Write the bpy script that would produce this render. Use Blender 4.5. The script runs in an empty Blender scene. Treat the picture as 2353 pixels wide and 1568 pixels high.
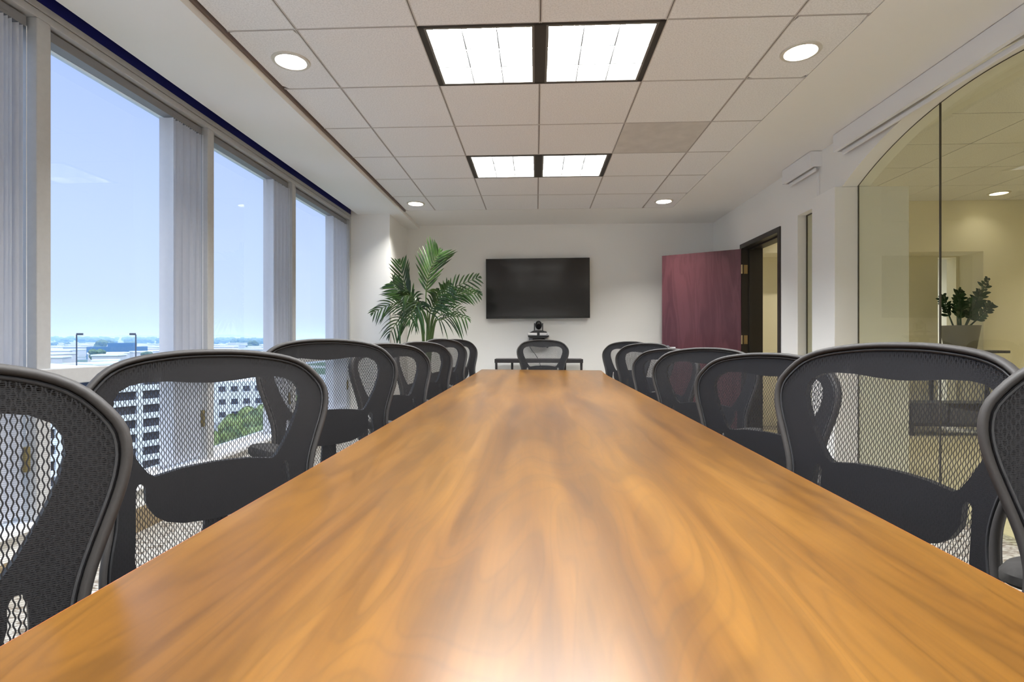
import bpy, bmesh, math, random
from mathutils import Vector, Matrix
from mathutils.geometry import delaunay_2d_cdt
random.seed(7)
SC = bpy.context.scene
COL = SC.collection
PI = math.pi

# ------------------------------------------------------------------ helpers
def tag(o, label=None, cat=None, group=None, kind=None):
    if label: o['label'] = label
    if cat: o['category'] = cat
    if group: o['group'] = group
    if kind: o['kind'] = kind
    return o

def empty(name, loc=(0, 0, 0), rz=0, parent=None):
    o = bpy.data.objects.new(name, None)
    COL.objects.link(o)
    o.location = loc
    o.rotation_euler = (0, 0, rz)
    o.empty_display_size = .1
    if parent: o.parent = parent
    return o

class MB:
    def __init__(s):
        s.v, s.f, s.m = [], [], []
    def add(s, verts, faces, mi=0):
        b = len(s.v)
        s.v += [tuple(p) for p in verts]
        for f in faces:
            s.f.append(tuple(b + i for i in f)); s.m.append(mi)
    def box(s, a, b, mi=0, M=None):
        x0, y0, z0 = (min(a[i], b[i]) for i in range(3))
        x1, y1, z1 = (max(a[i], b[i]) for i in range(3))
        vs = [(x0,y0,z0),(x1,y0,z0),(x1,y1,z0),(x0,y1,z0),(x0,y0,z1),(x1,y0,z1),(x1,y1,z1),(x0,y1,z1)]
        if M is not None: vs = [tuple(M @ Vector(p)) for p in vs]
        s.add(vs, [(3,2,1,0),(4,5,6,7),(0,1,5,4),(1,2,6,5),(2,3,7,6),(3,0,4,7)], mi)
    def tube(s, pts, r, n=10, mi=0, cap=True, closed=False, flat=1.0, up=None):
        pts = [Vector(p) for p in pts]
        N = len(pts)
        rs = r if isinstance(r, (list, tuple)) else [r] * N
        rings = []
        ref = None
        for i, p in enumerate(pts):
            if closed: d = pts[(i + 1) % N] - pts[i - 1]
            else: d = pts[min(i + 1, N - 1)] - pts[max(i - 1, 0)]
            d = d.normalized() if d.length > 1e-9 else Vector((0, 0, 1))
            if up is not None: a = Vector(up) - d * d.dot(Vector(up))
            elif ref is None:
                a = Vector((0, 0, 1)) if abs(d.z) < .9 else Vector((1, 0, 0))
                a = a - d * d.dot(a)
            else: a = ref - d * d.dot(ref)
            a.normalize(); ref = a
            b = d.cross(a)
            rings.append([p + (a * math.cos(2*PI*k/n) * flat + b * math.sin(2*PI*k/n)) * rs[i] for k in range(n)])
        base = len(s.v)
        for R in rings: s.v += [tuple(p) for p in R]
        L = N if closed else N - 1
        for i in range(L):
            j = (i + 1) % N
            for k in range(n):
                k2 = (k + 1) % n
                s.f.append((base+i*n+k, base+i*n+k2, base+j*n+k2, base+j*n+k)); s.m.append(mi)
        if cap and not closed:
            s.f.append(tuple(base + k for k in reversed(range(n)))); s.m.append(mi)
            s.f.append(tuple(base + (N-1)*n + k for k in range(n))); s.m.append(mi)
    def cyl(s, a, b, r, n=16, mi=0, r2=None):
        s.tube([a, b], [r, r if r2 is None else r2], n, mi)
    def holed(s, a, b, c, r, mi=0, n=48):
        # flat slab (a..b) with a round hole at c
        x0, y0, z0 = a; x1, y1, z1 = b
        base = len(s.v)
        for k in range(n):
            t = 2*PI*(k + .5)/n; dx, dy = math.cos(t), math.sin(t)
            f = min(((x1 - c[0]) if dx > 0 else (x0 - c[0]))/dx if abs(dx) > 1e-9 else 1e9, ((y1 - c[1]) if dy > 0 else (y0 - c[1]))/dy if abs(dy) > 1e-9 else 1e9)
            for z in (z0, z1):
                s.v.append((c[0] + r*dx, c[1] + r*dy, z)); s.v.append((c[0] + f*dx, c[1] + f*dy, z))
        for k in range(n):
            i, j = base + 4*k, base + 4*((k+1) % n)
            s.f += [(i, i+1, j+1, j), (i+2, j+2, j+3, i+3), (i, j, j+2, i+2), (i+1, i+3, j+3, j+1)]; s.m += [mi]*4
    def lathe(s, prof, c=(0, 0, 0), n=32, mi=0, closed=False):
        base = len(s.v)
        for (r, z) in prof:
            for k in range(n):
                a = 2*PI*k/n
                s.v.append((c[0]+r*math.cos(a), c[1]+r*math.sin(a), c[2]+z))
        P = len(prof)
        for i in range(P if closed else P - 1):
            j = (i + 1) % P
            for k in range(n):
                k2 = (k+1) % n
                s.f.append((base+i*n+k, base+i*n+k2, base+j*n+k2, base+j*n+k)); s.m.append(mi)
    def prism(s, poly, d0, d1, axis='z', mi=0):
        def P(p, d):
            if axis == 'z': return (p[0], p[1], d)
            if axis == 'x': return (d, p[0], p[1])
            return (p[0], d, p[1])
        n = len(poly)
        vs = [P(p, d0) for p in poly] + [P(p, d1) for p in poly]
        fs = [tuple(reversed(range(n))), tuple(range(n, 2*n))]
        for i in range(n):
            j = (i+1) % n
            fs.append((i, j, n+j, n+i))
        s.add(vs, fs, mi)
    def sphere(s, c, r, n=16, m=10, mi=0):
        rr = r if isinstance(r, (tuple, list)) else (r, r, r)
        base = len(s.v)
        for i in range(m+1):
            t = PI*i/m
            for k in range(n):
                a = 2*PI*k/n
                s.v.append((c[0]+rr[0]*math.sin(t)*math.cos(a), c[1]+rr[1]*math.sin(t)*math.sin(a), c[2]+rr[2]*math.cos(t)))
        for i in range(m):
            for k in range(n):
                k2 = (k+1) % n
                s.f.append((base+i*n+k, base+(i+1)*n+k, base+(i+1)*n+k2, base+i*n+k2)); s.m.append(mi)
    def mesh(s, name, mats, smooth=None):
        me = bpy.data.meshes.new(name)
        me.from_pydata(s.v, [], s.f)
        if not isinstance(mats, (list, tuple)): mats = [mats]
        for m in mats: me.materials.append(m)
        me.polygons.foreach_set('material_index', s.m)
        bm = bmesh.new(); bm.from_mesh(me)
        bmesh.ops.recalc_face_normals(bm, faces=bm.faces)
        bm.to_mesh(me); bm.free()
        if smooth is not None:
            for p in me.polygons: p.use_smooth = True
            me.set_sharp_from_angle(angle=math.radians(smooth))
        me.update()
        return me
    def build(s, name, mats, parent=None, smooth=None, bevel=None, seg=2, flip=False):
        o = bpy.data.objects.new(name, s.mesh(name, mats, smooth))
        if flip:      # an open sheet that must face down
            if sum(p.normal.z for p in o.data.polygons) > 0: o.data.flip_normals()
        COL.objects.link(o)
        if parent: o.parent = parent
        if bevel:
            b = o.modifiers.new('bevel', 'BEVEL')
            b.width = bevel; b.segments = seg; b.limit_method = 'ANGLE'; b.angle_limit = math.radians(40)
            for p in o.data.polygons: p.use_smooth = True
            o.data.set_sharp_from_angle(angle=math.radians(35))
        return o

def boxo(name, a, b, mat, parent=None, bevel=None):
    m = MB(); m.box(a, b)
    return m.build(name, mat, parent, bevel=bevel)

def kids(o): return [c for c in o.children]

def copy_tree(o, parent=None):
    c = o.copy(); COL.objects.link(c)
    if parent: c.parent = parent
    for ch in list(o.children): copy_tree(ch, c)
    return c

# ------------------------------------------------------------------ materials
def new_mat(name):
    m = bpy.data.materials.new(name); m.use_nodes = True
    nt = m.node_tree
    return m, nt, nt.nodes, nt.links, nt.nodes['Principled BSDF']

def plain(name, col, rough=.6, metal=0, spec=.5, noise=0, nscale=40, bump=0, bscale=200, coat=0):
    m, nt, N, L, b = new_mat(name)
    b.inputs['Roughness'].default_value = rough
    b.inputs['Metallic'].default_value = metal
    b.inputs['Specular IOR Level'].default_value = spec
    b.inputs['Coat Weight'].default_value = coat
    b.inputs['Base Color'].default_value = (*col, 1)
    tc = N.new('ShaderNodeTexCoord')
    if noise:
        n = N.new('ShaderNodeTexNoise'); n.inputs['Scale'].default_value = nscale; n.inputs['Detail'].default_value = 4
        L.new(tc.outputs['Object'], n.inputs['Vector'])
        r = N.new('ShaderNodeMapRange'); r.inputs[1].default_value = .3; r.inputs[2].default_value = .7
        r.inputs[3].default_value = 1 - noise; r.inputs[4].default_value = 1 + noise
        L.new(n.outputs['Fac'], r.inputs[0])
        mx = N.new('ShaderNodeVectorMath'); mx.operation = 'SCALE'
        mx.inputs[0].default_value = col
        L.new(r.outputs[0], mx.inputs['Scale'])
        L.new(mx.outputs[0], b.inputs['Base Color'])
    if bump:
        n2 = N.new('ShaderNodeTexNoise'); n2.inputs['Scale'].default_value = bscale; n2.inputs['Detail'].default_value = 2
        L.new(tc.outputs['Object'], n2.inputs['Vector'])
        bp = N.new('ShaderNodeBump'); bp.inputs['Strength'].default_value = bump; bp.inputs['Distance'].default_value = .002
        L.new(n2.outputs['Fac'], bp.inputs['Height']); L.new(bp.outputs[0], b.inputs['Normal'])
    return m

def emis(name, col, s):
    m, nt, N, L, b = new_mat(name)
    b.inputs['Base Color'].default_value = (.8, .8, .8, 1)
    b.inputs['Emission Color'].default_value = (*col, 1)
    b.inputs['Emission Strength'].default_value = s
    m.cycles.emission_sampling = 'FRONT'
    return m

def glass(name, tint, rough=0.0, ior=1.45, gmul=.5):
    m = bpy.data.materials.new(name); m.use_nodes = True
    nt = m.node_tree; N = nt.nodes; L = nt.links
    N.remove(N['Principled BSDF'])
    out = N['Material Output']
    t = N.new('ShaderNodeBsdfTransparent'); t.inputs[0].default_value = (*tint, 1)
    g = N.new('ShaderNodeBsdfGlossy'); g.inputs['Roughness'].default_value = rough
    fr = N.new('ShaderNodeFresnel'); fr.inputs['IOR'].default_value = ior
    mu = N.new('ShaderNodeMath'); mu.operation = 'MULTIPLY'; mu.inputs[1].default_value = gmul
    # the pane is one sheet: give both of its faces the same reflectance
    ge = N.new('ShaderNodeNewGeometry'); io = N.new('ShaderNodeMix')
    io.inputs[2].default_value = ior; io.inputs[3].default_value = 1/ior
    L.new(ge.outputs['Backfacing'], io.inputs[0]); L.new(io.outputs[0], fr.inputs['IOR'])
    L.new(fr.outputs[0], mu.inputs[0])
    mx = N.new('ShaderNodeMixShader')
    L.new(mu.outputs[0], mx.inputs[0]); L.new(t.outputs[0], mx.inputs[1]); L.new(g.outputs[0], mx.inputs[2])
    L.new(mx.outputs[0], out.inputs['Surface'])
    return m

def math_node(N, L, op, a, b=None, c=None):
    n = N.new('ShaderNodeMath'); n.operation = op
    for i, x in enumerate((a, b, c)):
        if x is None: continue
        if isinstance(x, (int, float)): n.inputs[i].default_value = x
        else: L.new(x, n.inputs[i])
    return n.outputs[0]

def mesh_fabric():
    m, nt, N, L, b = new_mat('woven_mesh')
    b.inputs['Base Color'].default_value = (.035, .033, .034, 1)
    b.inputs['Roughness'].default_value = .5
    b.inputs['Specular IOR Level'].default_value = .3
    uv = N.new('ShaderNodeUVMap')
    sp = N.new('ShaderNodeSeparateXYZ'); L.new(uv.outputs[0], sp.inputs[0])
    u = math_node(N, L, 'DIVIDE', sp.outputs[0], .0050)
    n = math_node(N, L, 'ROUND', u)
    par = math_node(N, L, 'FLOORED_MODULO', n, 2.0)
    sg = math_node(N, L, 'MULTIPLY_ADD', par, -2.0, 1.0)
    ph = math_node(N, L, 'MULTIPLY', sp.outputs[1], 2*PI/.0158)
    sn = math_node(N, L, 'SINE', ph)
    off = math_node(N, L, 'MULTIPLY', math_node(N, L, 'MULTIPLY', sn, sg), .22)
    d = math_node(N, L, 'ABSOLUTE', math_node(N, L, 'SUBTRACT', math_node(N, L, 'SUBTRACT', u, n), off))
    strand = math_node(N, L, 'LESS_THAN', d, .19)
    h = math_node(N, L, 'LESS_THAN', math_node(N, L, 'FRACT', math_node(N, L, 'DIVIDE', sp.outputs[1], .0027)), .34)
    ha = math_node(N, L, 'MULTIPLY', h, .38)
    al = math_node(N, L, 'MAXIMUM', strand, ha)
    # weft threads are a little paler and shinier than the warp strands
    mc = N.new('ShaderNodeMix'); mc.data_type = 'RGBA'
    mc.inputs[6].default_value = (.056, .054, .054, 1); mc.inputs[7].default_value = (.0095, .009, .010, 1)
    L.new(strand, mc.inputs[0]); L.new(mc.outputs[2], b.inputs['Base Color'])
    L.new(al, b.inputs['Alpha'])
    return m

def table_wood():
    m, nt, N, L, b = new_mat('cherry_veneer')
    tc = N.new('ShaderNodeTexCoord')
    mp = N.new('ShaderNodeMapping'); mp.inputs['Scale'].default_value = (4.2, .62, 1)
    L.new(tc.outputs['Object'], mp.inputs[0])
    n1 = N.new('ShaderNodeTexNoise'); n1.inputs['Scale'].default_value = 1.0; n1.inputs['Detail'].default_value = 2.5
    n1.inputs['Roughness'].default_value = .5; n1.inputs['Distortion'].default_value = .9
    L.new(mp.outputs[0], n1.inputs['Vector'])
    ring = math_node(N, L, 'SINE', math_node(N, L, 'MULTIPLY', n1.outputs['Fac'], 52.0))
    ring = math_node(N, L, 'MULTIPLY_ADD', ring, .5, .5)
    ring = math_node(N, L, 'POWER', ring, 3.0)
    mp2 = N.new('ShaderNodeMapping'); mp2.inputs['Scale'].default_value = (150, 5, 1)
    L.new(tc.outputs['Object'], mp2.inputs[0])
    n2 = N.new('ShaderNodeTexNoise'); n2.inputs['Scale'].default_value = 1.0; n2.inputs['Detail'].default_value = 3
    L.new(mp2.outputs[0], n2.inputs['Vector'])
    mp3 = N.new('ShaderNodeMapping'); mp3.inputs['Scale'].default_value = (9, .9, 1); mp3.inputs['Location'].default_value = (3, 7, 0)
    L.new(tc.outputs['Object'], mp3.inputs[0])
    n3 = N.new('ShaderNodeTexNoise'); n3.inputs['Scale'].default_value = 1.0; n3.inputs['Detail'].default_value = 4; n3.inputs['Distortion'].default_value = .6
    L.new(mp3.outputs[0], n3.inputs['Vector'])
    cr = N.new('ShaderNodeValToRGB')
    e = cr.color_ramp.elements
    e[0].position = .32; e[0].color = (.068, .0272, .0032, 1)
    e[1].position = .68; e[1].color = (.122, .0535, .0072, 1)
    k = cr.color_ramp.elements.new(.5); k.color = (.094, .039, .0043, 1)
    L.new(n3.outputs['Fac'], cr.inputs[0])
    s1 = math_node(N, L, 'MULTIPLY_ADD', ring, -.17, 1.05)
    vein = math_node(N, L, 'POWER', math_node(N, L, 'MULTIPLY_ADD', math_node(N, L, 'SINE', math_node(N, L, 'MULTIPLY', n1.outputs['Fac'], 170.0)), .5, .5), 6.0)
    s1 = math_node(N, L, 'MULTIPLY', s1, math_node(N, L, 'MULTIPLY_ADD', vein, -.13, 1.03))
    s2 = math_node(N, L, 'MULTIPLY_ADD', n2.outputs['Fac'], -.34, 1.17)
    sc = math_node(N, L, 'MULTIPLY', s1, s2)
    vm = N.new('ShaderNodeVectorMath'); vm.operation = 'SCALE'
    L.new(cr.outputs[0], vm.inputs[0]); L.new(sc, vm.inputs['Scale'])
    L.new(vm.outputs[0], b.inputs['Base Color'])
    b.inputs['Roughness'].default_value = .28
    b.inputs['Specular IOR Level'].default_value = .6
    b.inputs['Coat Weight'].default_value = 0
    b.inputs['Coat Roughness'].default_value = .12
    return m

def door_wood():
    m, nt, N, L, b = new_mat('mahogany_veneer')
    tc = N.new('ShaderNodeTexCoord')
    mp = N.new('ShaderNodeMapping'); mp.inputs['Scale'].default_value = (7, 7, .9)
    L.new(tc.outputs['Object'], mp.inputs[0])
    n1 = N.new('ShaderNodeTexNoise'); n1.inputs['Scale'].default_value = 1.0; n1.inputs['Detail'].default_value = 4; n1.inputs['Distortion'].default_value = .8
    L.new(mp.outputs[0], n1.inputs['Vector'])
    ring = math_node(N, L, 'MULTIPLY_ADD', math_node(N, L, 'SINE', math_node(N, L, 'MULTIPLY', n1.outputs['Fac'], 40.0)), .12, 0)
    f = math_node(N, L, 'ADD', n1.outputs['Fac'], ring)
    cr = N.new('ShaderNodeValToRGB'); e = cr.color_ramp.elements
    e[0].position = .3; e[0].color = (.080, .0235, .030, 1); e[1].position = .7; e[1].color = (.122, .040, .048, 1)
    L.new(f, cr.inputs[0]); L.new(cr.outputs[0], b.inputs['Base Color'])
    b.inputs['Roughness'].default_value = .3
    return m

def carpet():
    m, nt, N, L, b = new_mat('carpet')
    tc = N.new('ShaderNodeTexCoord')
    mp = N.new('ShaderNodeMapping'); mp.inputs['Scale'].default_value = (14, 38, 1)
    L.new(tc.outputs['Object'], mp.inputs[0])
    n1 = N.new('ShaderNodeTexNoise'); n1.inputs['Scale'].default_value = 1; n1.inputs['Detail'].default_value = 5; n1.inputs['Distortion'].default_value = 1.6
    L.new(mp.outputs[0], n1.inputs['Vector'])
    cr = N.new('ShaderNodeValToRGB'); e = cr.color_ramp.elements
    e[0].position = .36; e[0].color = (.15, .12, .09, 1); e[1].position = .56; e[1].color = (.42, .40, .36, 1)
    L.new(n1.outputs['Fac'], cr.inputs[0]); L.new(cr.outputs[0], b.inputs['Base Color'])
    b.inputs['Roughness'].default_value = .95; b.inputs['Specular IOR Level'].default_value = .1
    return m

def ground_mat():
    m, nt, N, L, b = new_mat('city_ground')
    tc = N.new('ShaderNodeTexCoord')
    v = N.new('ShaderNodeTexVoronoi'); v.inputs['Scale'].default_value = .03
    L.new(tc.outputs['Object'], v.inputs['Vector'])
    cr = N.new('ShaderNodeValToRGB'); e = cr.color_ramp.elements
    e[0].position = .2; e[0].color = (.24, .24, .24, 1); e[1].position = .75; e[1].color = (.05, .085, .04, 1)
    k = e.new(.55); k.color = (.30, .29, .27, 1)
    sp = N.new('ShaderNodeSeparateColor'); L.new(v.outputs['Color'], sp.inputs[0])
    L.new(sp.outputs[0], cr.inputs[0]); L.new(cr.outputs[0], b.inputs['Base Color'])
    b.inputs['Roughness'].default_value = .9
    return m

def leaf_mat(name, c0, c1, rough=.4):
    m, nt, N, L, b = new_mat(name)
    tc = N.new('ShaderNodeTexCoord')
    n1 = N.new('ShaderNodeTexNoise'); n1.inputs['Scale'].default_value = 6
    L.new(tc.outputs['Object'], n1.inputs['Vector'])
    cr = N.new('ShaderNodeValToRGB'); e = cr.color_ramp.elements
    e[0].position = .35; e[0].color = (*c0, 1); e[1].position = .68; e[1].color = (*c1, 1)
    L.new(n1.outputs['Fac'], cr.inputs[0]); L.new(cr.outputs[0], b.inputs['Base Color'])
    b.inputs['Roughness'].default_value = rough
    return m

def tile_mat():
    m, nt, N, L, b = new_mat('acoustic_tile')
    tc = N.new('ShaderNodeTexCoord')
    n1 = N.new('ShaderNodeTexNoise'); n1.inputs['Scale'].default_value = 130; n1.inputs['Detail'].default_value = 3
    L.new(tc.outputs['Object'], n1.inputs['Vector'])
    r = N.new('ShaderNodeMapRange'); r.inputs[1].default_value = .28; r.inputs[2].default_value = .6; r.inputs[3].default_value = .84; r.inputs[4].default_value = 1
    L.new(n1.outputs['Fac'], r.inputs[0])
    vm = N.new('ShaderNodeVectorMath'); vm.operation = 'SCALE'; vm.inputs[0].default_value = (.85, .845, .85)
    L.new(r.outputs[0], vm.inputs['Scale']); L.new(vm.outputs[0], b.inputs['Base Color'])
    b.inputs['Roughness'].default_value = .95; b.inputs['Specular IOR Level'].default_value = .1
    return m

def blind_mat():
    m = bpy.data.materials.new('blind_vane'); m.use_nodes = True
    nt = m.node_tree; N = nt.nodes; L = nt.links
    N.remove(N['Principled BSDF']); out = N['Material Output']
    tc = N.new('ShaderNodeTexCoord'); n = N.new('ShaderNodeTexNoise'); n.inputs['Scale'].default_value = 30
    L.new(tc.outputs['Object'], n.inputs['Vector'])
    r = N.new('ShaderNodeMapRange'); r.inputs[3].default_value = .95; r.inputs[4].default_value = 1.0; L.new(n.outputs['Fac'], r.inputs[0])
    vm = N.new('ShaderNodeVectorMath'); vm.operation = 'SCALE'; vm.inputs[0].default_value = (.74, .75, .79); L.new(r.outputs[0], vm.inputs['Scale'])
    d = N.new('ShaderNodeBsdfDiffuse'); t = N.new('ShaderNodeBsdfTranslucent')
    L.new(vm.outputs[0], d.inputs[0]); L.new(vm.outputs[0], t.inputs[0])
    mx = N.new('ShaderNodeMixShader'); mx.inputs[0].default_value = .3
    L.new(d.outputs[0], mx.inputs[1]); L.new(t.outputs[0], mx.inputs[2]); L.new(mx.outputs[0], out.inputs['Surface'])
    return m

M = {
 'wall': plain('wall_paint', (.88, .87, .84), .75, spec=.25, bump=.05, bscale=300),
 'drywall': plain('ceiling_paint', (.84, .83, .81), .8, spec=.2),
 'hallwall': plain('hall_paint', (.88, .83, .67), .8, spec=.2),
 'tile': tile_mat(), 'grid': plain('ceiling_grid', (.55, .52, .50), .5),
 'gridgap': plain('grid_groove', (.10, .085, .08), .7),
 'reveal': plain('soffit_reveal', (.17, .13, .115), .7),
 'vent': plain('perforated_panel', (.60, .57, .54), .6, noise=.07, nscale=9),
 'alu': plain('window_aluminium', (.50, .50, .50), .45, metal=.1, noise=.03),
 'aludark': plain('headrail_grey', (.22, .22, .23), .45),
 'white_trim': plain('white_enamel', (.85, .85, .86), .35),
 'navy': plain('navy_recess', (.008, .010, .15), .5),
 'brown': plain('cork_base', (.20, .145, .075), .9, noise=.3, nscale=60),
 'carpet': carpet(), 'hallfloor': plain('hall_floor', (.52, .47, .34), .8, noise=.05),
 'glass_out': glass('window_glass', (.74, .85, 1.0), ior=1.45, gmul=1.0),
 'glass_in': glass('partition_glass', (.93, .945, .84), ior=1.5, gmul=1.2),
 'sealant': plain('glazing_seal', (.075, .068, .052), .5),
 'blind': blind_mat(), 'tagc': plain('brass_tag', (.13, .10, .03), .5),
 'black': plain('black_plastic', (.018, .018, .019), .5, noise=.1),
 'black_frame': plain('black_door_frame', (.022, .018, .015), .4),
 'rim': plain('taupe_plastic', (.034, .031, .029), .6, spec=.25, noise=.05, nscale=300),
 'shell': plain('shell_plastic', (.009, .0085, .0095), .55, spec=.3),
 'mesh': mesh_fabric(),
 'seat': plain('seat_fabric', (.013, .011, .0115), .9, noise=.25, nscale=400, bump=.3, bscale=700),
 'pad': plain('arm_pad', (.030, .028, .026), .85, spec=.15, noise=.06, nscale=200),
 'nylon': plain('black_nylon', (.016, .016, .018), .55),
 'steel': plain('steel', (.55, .55, .56), .3, metal=1),
 'wood': table_wood(), 'woodedge': plain('cherry_edge', (.36, .085, .022), .3, noise=.1, nscale=30),
 'base': plain('table_base', (.30, .11, .03), .4, noise=.15, nscale=12),
 'door': door_wood(), 'brass': plain('hinge_brass', (.45, .33, .17), .35, metal=.8),
 'tvframe': plain('tv_bezel', (.008, .008, .008), .25), 'tvscreen': plain('tv_screen', (.010, .009, .009), .12, spec=.5),
 'camblack': plain('camera_black', (.012, .012, .013), .3), 'lens': plain('lens_glass', (.01, .01, .012), .05, coat=1),
 'codec': plain('white_case', (.80, .78, .77), .4),
 'console': plain('dark_console', (.030, .026, .026), .4),
 'palm': leaf_mat('palm_leaf', (.008, .027, .006), (.036, .092, .010), .36),
 'palmstem': plain('palm_stem', (.06, .10, .02), .5),
 'pot': plain('grey_planter', (.155, .15, .125), .6), 'soil': plain('potting_soil', (.05, .035, .02), .95, noise=.4),
 'zz': leaf_mat('zz_leaf', (.010, .034, .014), (.028, .085, .030), .3),
 'white_pan': plain('fixture_white', (.88, .87, .84), .35), 'louver': plain('louver_grey', (.034, .033, .030), .5),
 'inner': plain('fixture_inner_rim', (.16, .15, .13), .5), 'fixblack': plain('fixture_reveal', (.03, .024, .018), .6),
 'lens_em': emis('fixture_diffuser', (.94, .97, 1.0), 112.0),
 'down_em': emis('downlight_lamp', (1, .965, .90), 1300.0),
 'down_trim': plain('downlight_trim', (.62, .59, .52), .35), 'down_cone': plain('downlight_reflector', (.86, .84, .75), .25, metal=.3),
 'hall_dim': emis('hall_lamp_dim', (1, .92, .74), 70.0),
 'hall_em': emis('hall_lamp', (1, .92, .72), 800.0),
 'concrete': plain('white_concrete', (.78, .78, .78), .8, noise=.06, nscale=.5),
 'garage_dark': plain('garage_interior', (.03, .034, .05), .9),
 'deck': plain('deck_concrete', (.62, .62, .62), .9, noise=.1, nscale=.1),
 'lamp_pole': plain('lamp_pole', (.03, .035, .05), .5),
 'bluebox': plain('blue_cladding', (.02, .08, .18), .6),
 'roof': plain('white_roof', (.72, .72, .72), .8, noise=.06, nscale=.05), 'bwall': plain('pale_wall', (.52, .50, .48), .9),
 'tree': leaf_mat('tree_foliage', (.03, .06, .02), (.10, .15, .05), .8),
 'treelight': leaf_mat('near_tree_foliage', (.04, .075, .02), (.25, .30, .08), .7),
 'bark': plain('bark', (.06, .045, .03), .9),
 'hill': plain('hill_scrub', (.16, .17, .13), .95, noise=.3, nscale=.01), 'ground': ground_mat(),
 'winblue': plain('building_windows', (.05, .06, .09), .2),
}

# ------------------------------------------------------------------ room constants
ZC = 2.615                 # ceiling
XW, XR = -2.2, 2.33        # window plane, right wall
YB, YN = 7.07, -2.0        # back wall, near wall
GX, GY, T = .0208, 2.588, .6096
SOF = ZC - .05             # window soffit

def struct(o): o['kind'] = 'structure'; return o

# floor
struct(boxo('floor', (-2.45, YN - .2, -.12), (7.2, 8.6, 0), M['carpet']))
# back / near walls
struct(boxo('wall_back', (-2.45, YB, 0), (2.535, YB + .15, 2.9), M['wall']))
struct(boxo('wall_near', (-2.45, YN - .15, 0), (2.535, YN, 2.9), M['wall']))
# left wall under the windows, with the corner column
m = MB()
m.box((-2.45, YN, 0), (-2.24, 6.2, .235))
m.box((-2.45, 6.2, 0), (-1.735, YB, 2.9))
m.box((-2.45, YN, 0), (-2.2, -1.41, 2.9))
struct(m.build('wall_left', M['wall']))
struct(boxo('baseboard_left', (-2.24, YN, 0), (-2.2, 6.2, .12), M['brown']))
struct(boxo('trim_1', (-2.44, -1.41, .235), (-2.185, 6.2, .264), M['white_trim'], bevel=.004))
m = MB(); m.box((-2.2, -1.41, .862), (-2.15, 6.2, .936))
struct(m.build('trim_2', M['alu'], bevel=.004))
# head beam above the windows
m = MB()
m.box((-2.42, -1.41, 2.531), (-2.2, 6.2, 2.563))
m.box((-2.42, -1.41, 2.526), (-2.206, 6.2, 2.531))
m.box((-2.42, -1.41, 2.492), (-2.2, 6.2, 2.526))
struct(m.build('trim_3', M['alu'], bevel=.002))
struct(boxo('trim_4', (-2.44, -1.41, 2.563), (-2.202, 6.2, 2.9), M['navy']))

# ceiling: drywall border, tile field, window soffit
m = MB()
tx0, tx1, ty1 = -1.55, 1.59, GY + 6*T
ZT = ZC + .10
def fl(x0, x1, y0, y1, z0=ZC, z1=2.95, mi=0): m.box((x0, y0, z0), (x1, y1, z1), mi)
fl(tx1, XR + .2, YN - .1, YB + .1)
fl(tx0 - .02, tx1, ty1, YB + .1)
m.box((-2.12, YN - .1, SOF), (tx0 - .02, 6.2, 2.95))
m.box((-2.12, 6.2, SOF), (tx0 - .02, YB + .1, 2.95))
m.box((-2.45, YN - .1, 2.88), (tx0, 6.3, 2.95))
m.box((tx0 - .3, YN - .1, 2.82), (tx1 + .3, ty1 + .1, 2.95))
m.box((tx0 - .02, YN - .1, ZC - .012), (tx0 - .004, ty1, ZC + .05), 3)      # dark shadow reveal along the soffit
# tiles and grid
lights = set()
LR = [(-1, 0), (0, 0), (-1, 3), (0, 3), (-1, -3), (0, -3), (-1, -6), (0, -6)]
VENT = (1, 2)
DOWN = [(-1.36, 2.88), (1.42, 2.91), (-1.36, 5.93), (1.42, 5.955), (-1.36, -.17), (1.42, -.17)]
HDOWN = [(5.13, 6.11), (4.1, 3.05), (5.9, 2.45), (4.1, .6), (4.72, 4.29), (6.36, 5.5), (3.3, 5.9)]
xs = [tx0] + [GX + k*T for k in (-2, -1, 0, 1, 2)] + [tx1]
nrow0 = -8
for r in range(nrow0, 6):
    ya, yb = max(GY + r*T, YN - .1), GY + (r+1)*T
    if yb < YN: continue
    for ci in range(6):
        xa, xb = xs[ci], xs[ci+1]
        kk = ci - 3            # column index for full tiles
        if ci in (2, 3) and (ci - 3, r) in LR: continue
        g = .0045
        if (kk, r) == VENT: continue
        hole = [q for q in DOWN if xa < q[0] < xb and ya < q[1] < yb]
        if hole:
            m.holed((xa + g, ya + g, ZC + .001), (xb - g, yb - g, ZC + .016), hole[0], .081, 1); continue
        m.box((xa + g, ya + g, ZC + .001), (xb - g, yb - g, ZC + .016), 1)
# T-bars: two pale lips with a dark groove between
def bar(x0, x1, y0, y1):
    if x1 - x0 < y1 - y0:
        c = (x0 + x1)/2
        m.box((c - .0075, y0, ZC - .0005), (c - .002, y1, ZC + .006), 2)
        m.box((c + .002, y0, ZC - .0005), (c + .0075, y1, ZC + .006), 2)
        m.box((c - .002, y0, ZC + .004), (c + .002, y1, ZC + .02), 4)
    else:
        c = (y0 + y1)/2
        m.box((x0, c - .006, ZC - .0004), (x1, c - .002, ZC + .006), 2)
        m.box((x0, c + .002, ZC - .0004), (x1, c + .006, ZC + .006), 2)
        m.box((x0, c - .002, ZC + .003), (x1, c + .002, ZC + .02), 4)
for k in (-2, -1, 0, 1, 2): bar(GX + k*T - .005, GX + k*T + .005, YN - .05, ty1)
for r in range(nrow0, 6):
    y = GY + r*T
    if y > YN: bar(tx0, tx1, y - .003, y + .003)
struct(m.build('ceiling', [M['drywall'], M['tile'], M['grid'], M['reveal'], M['gridgap']]))

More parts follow.
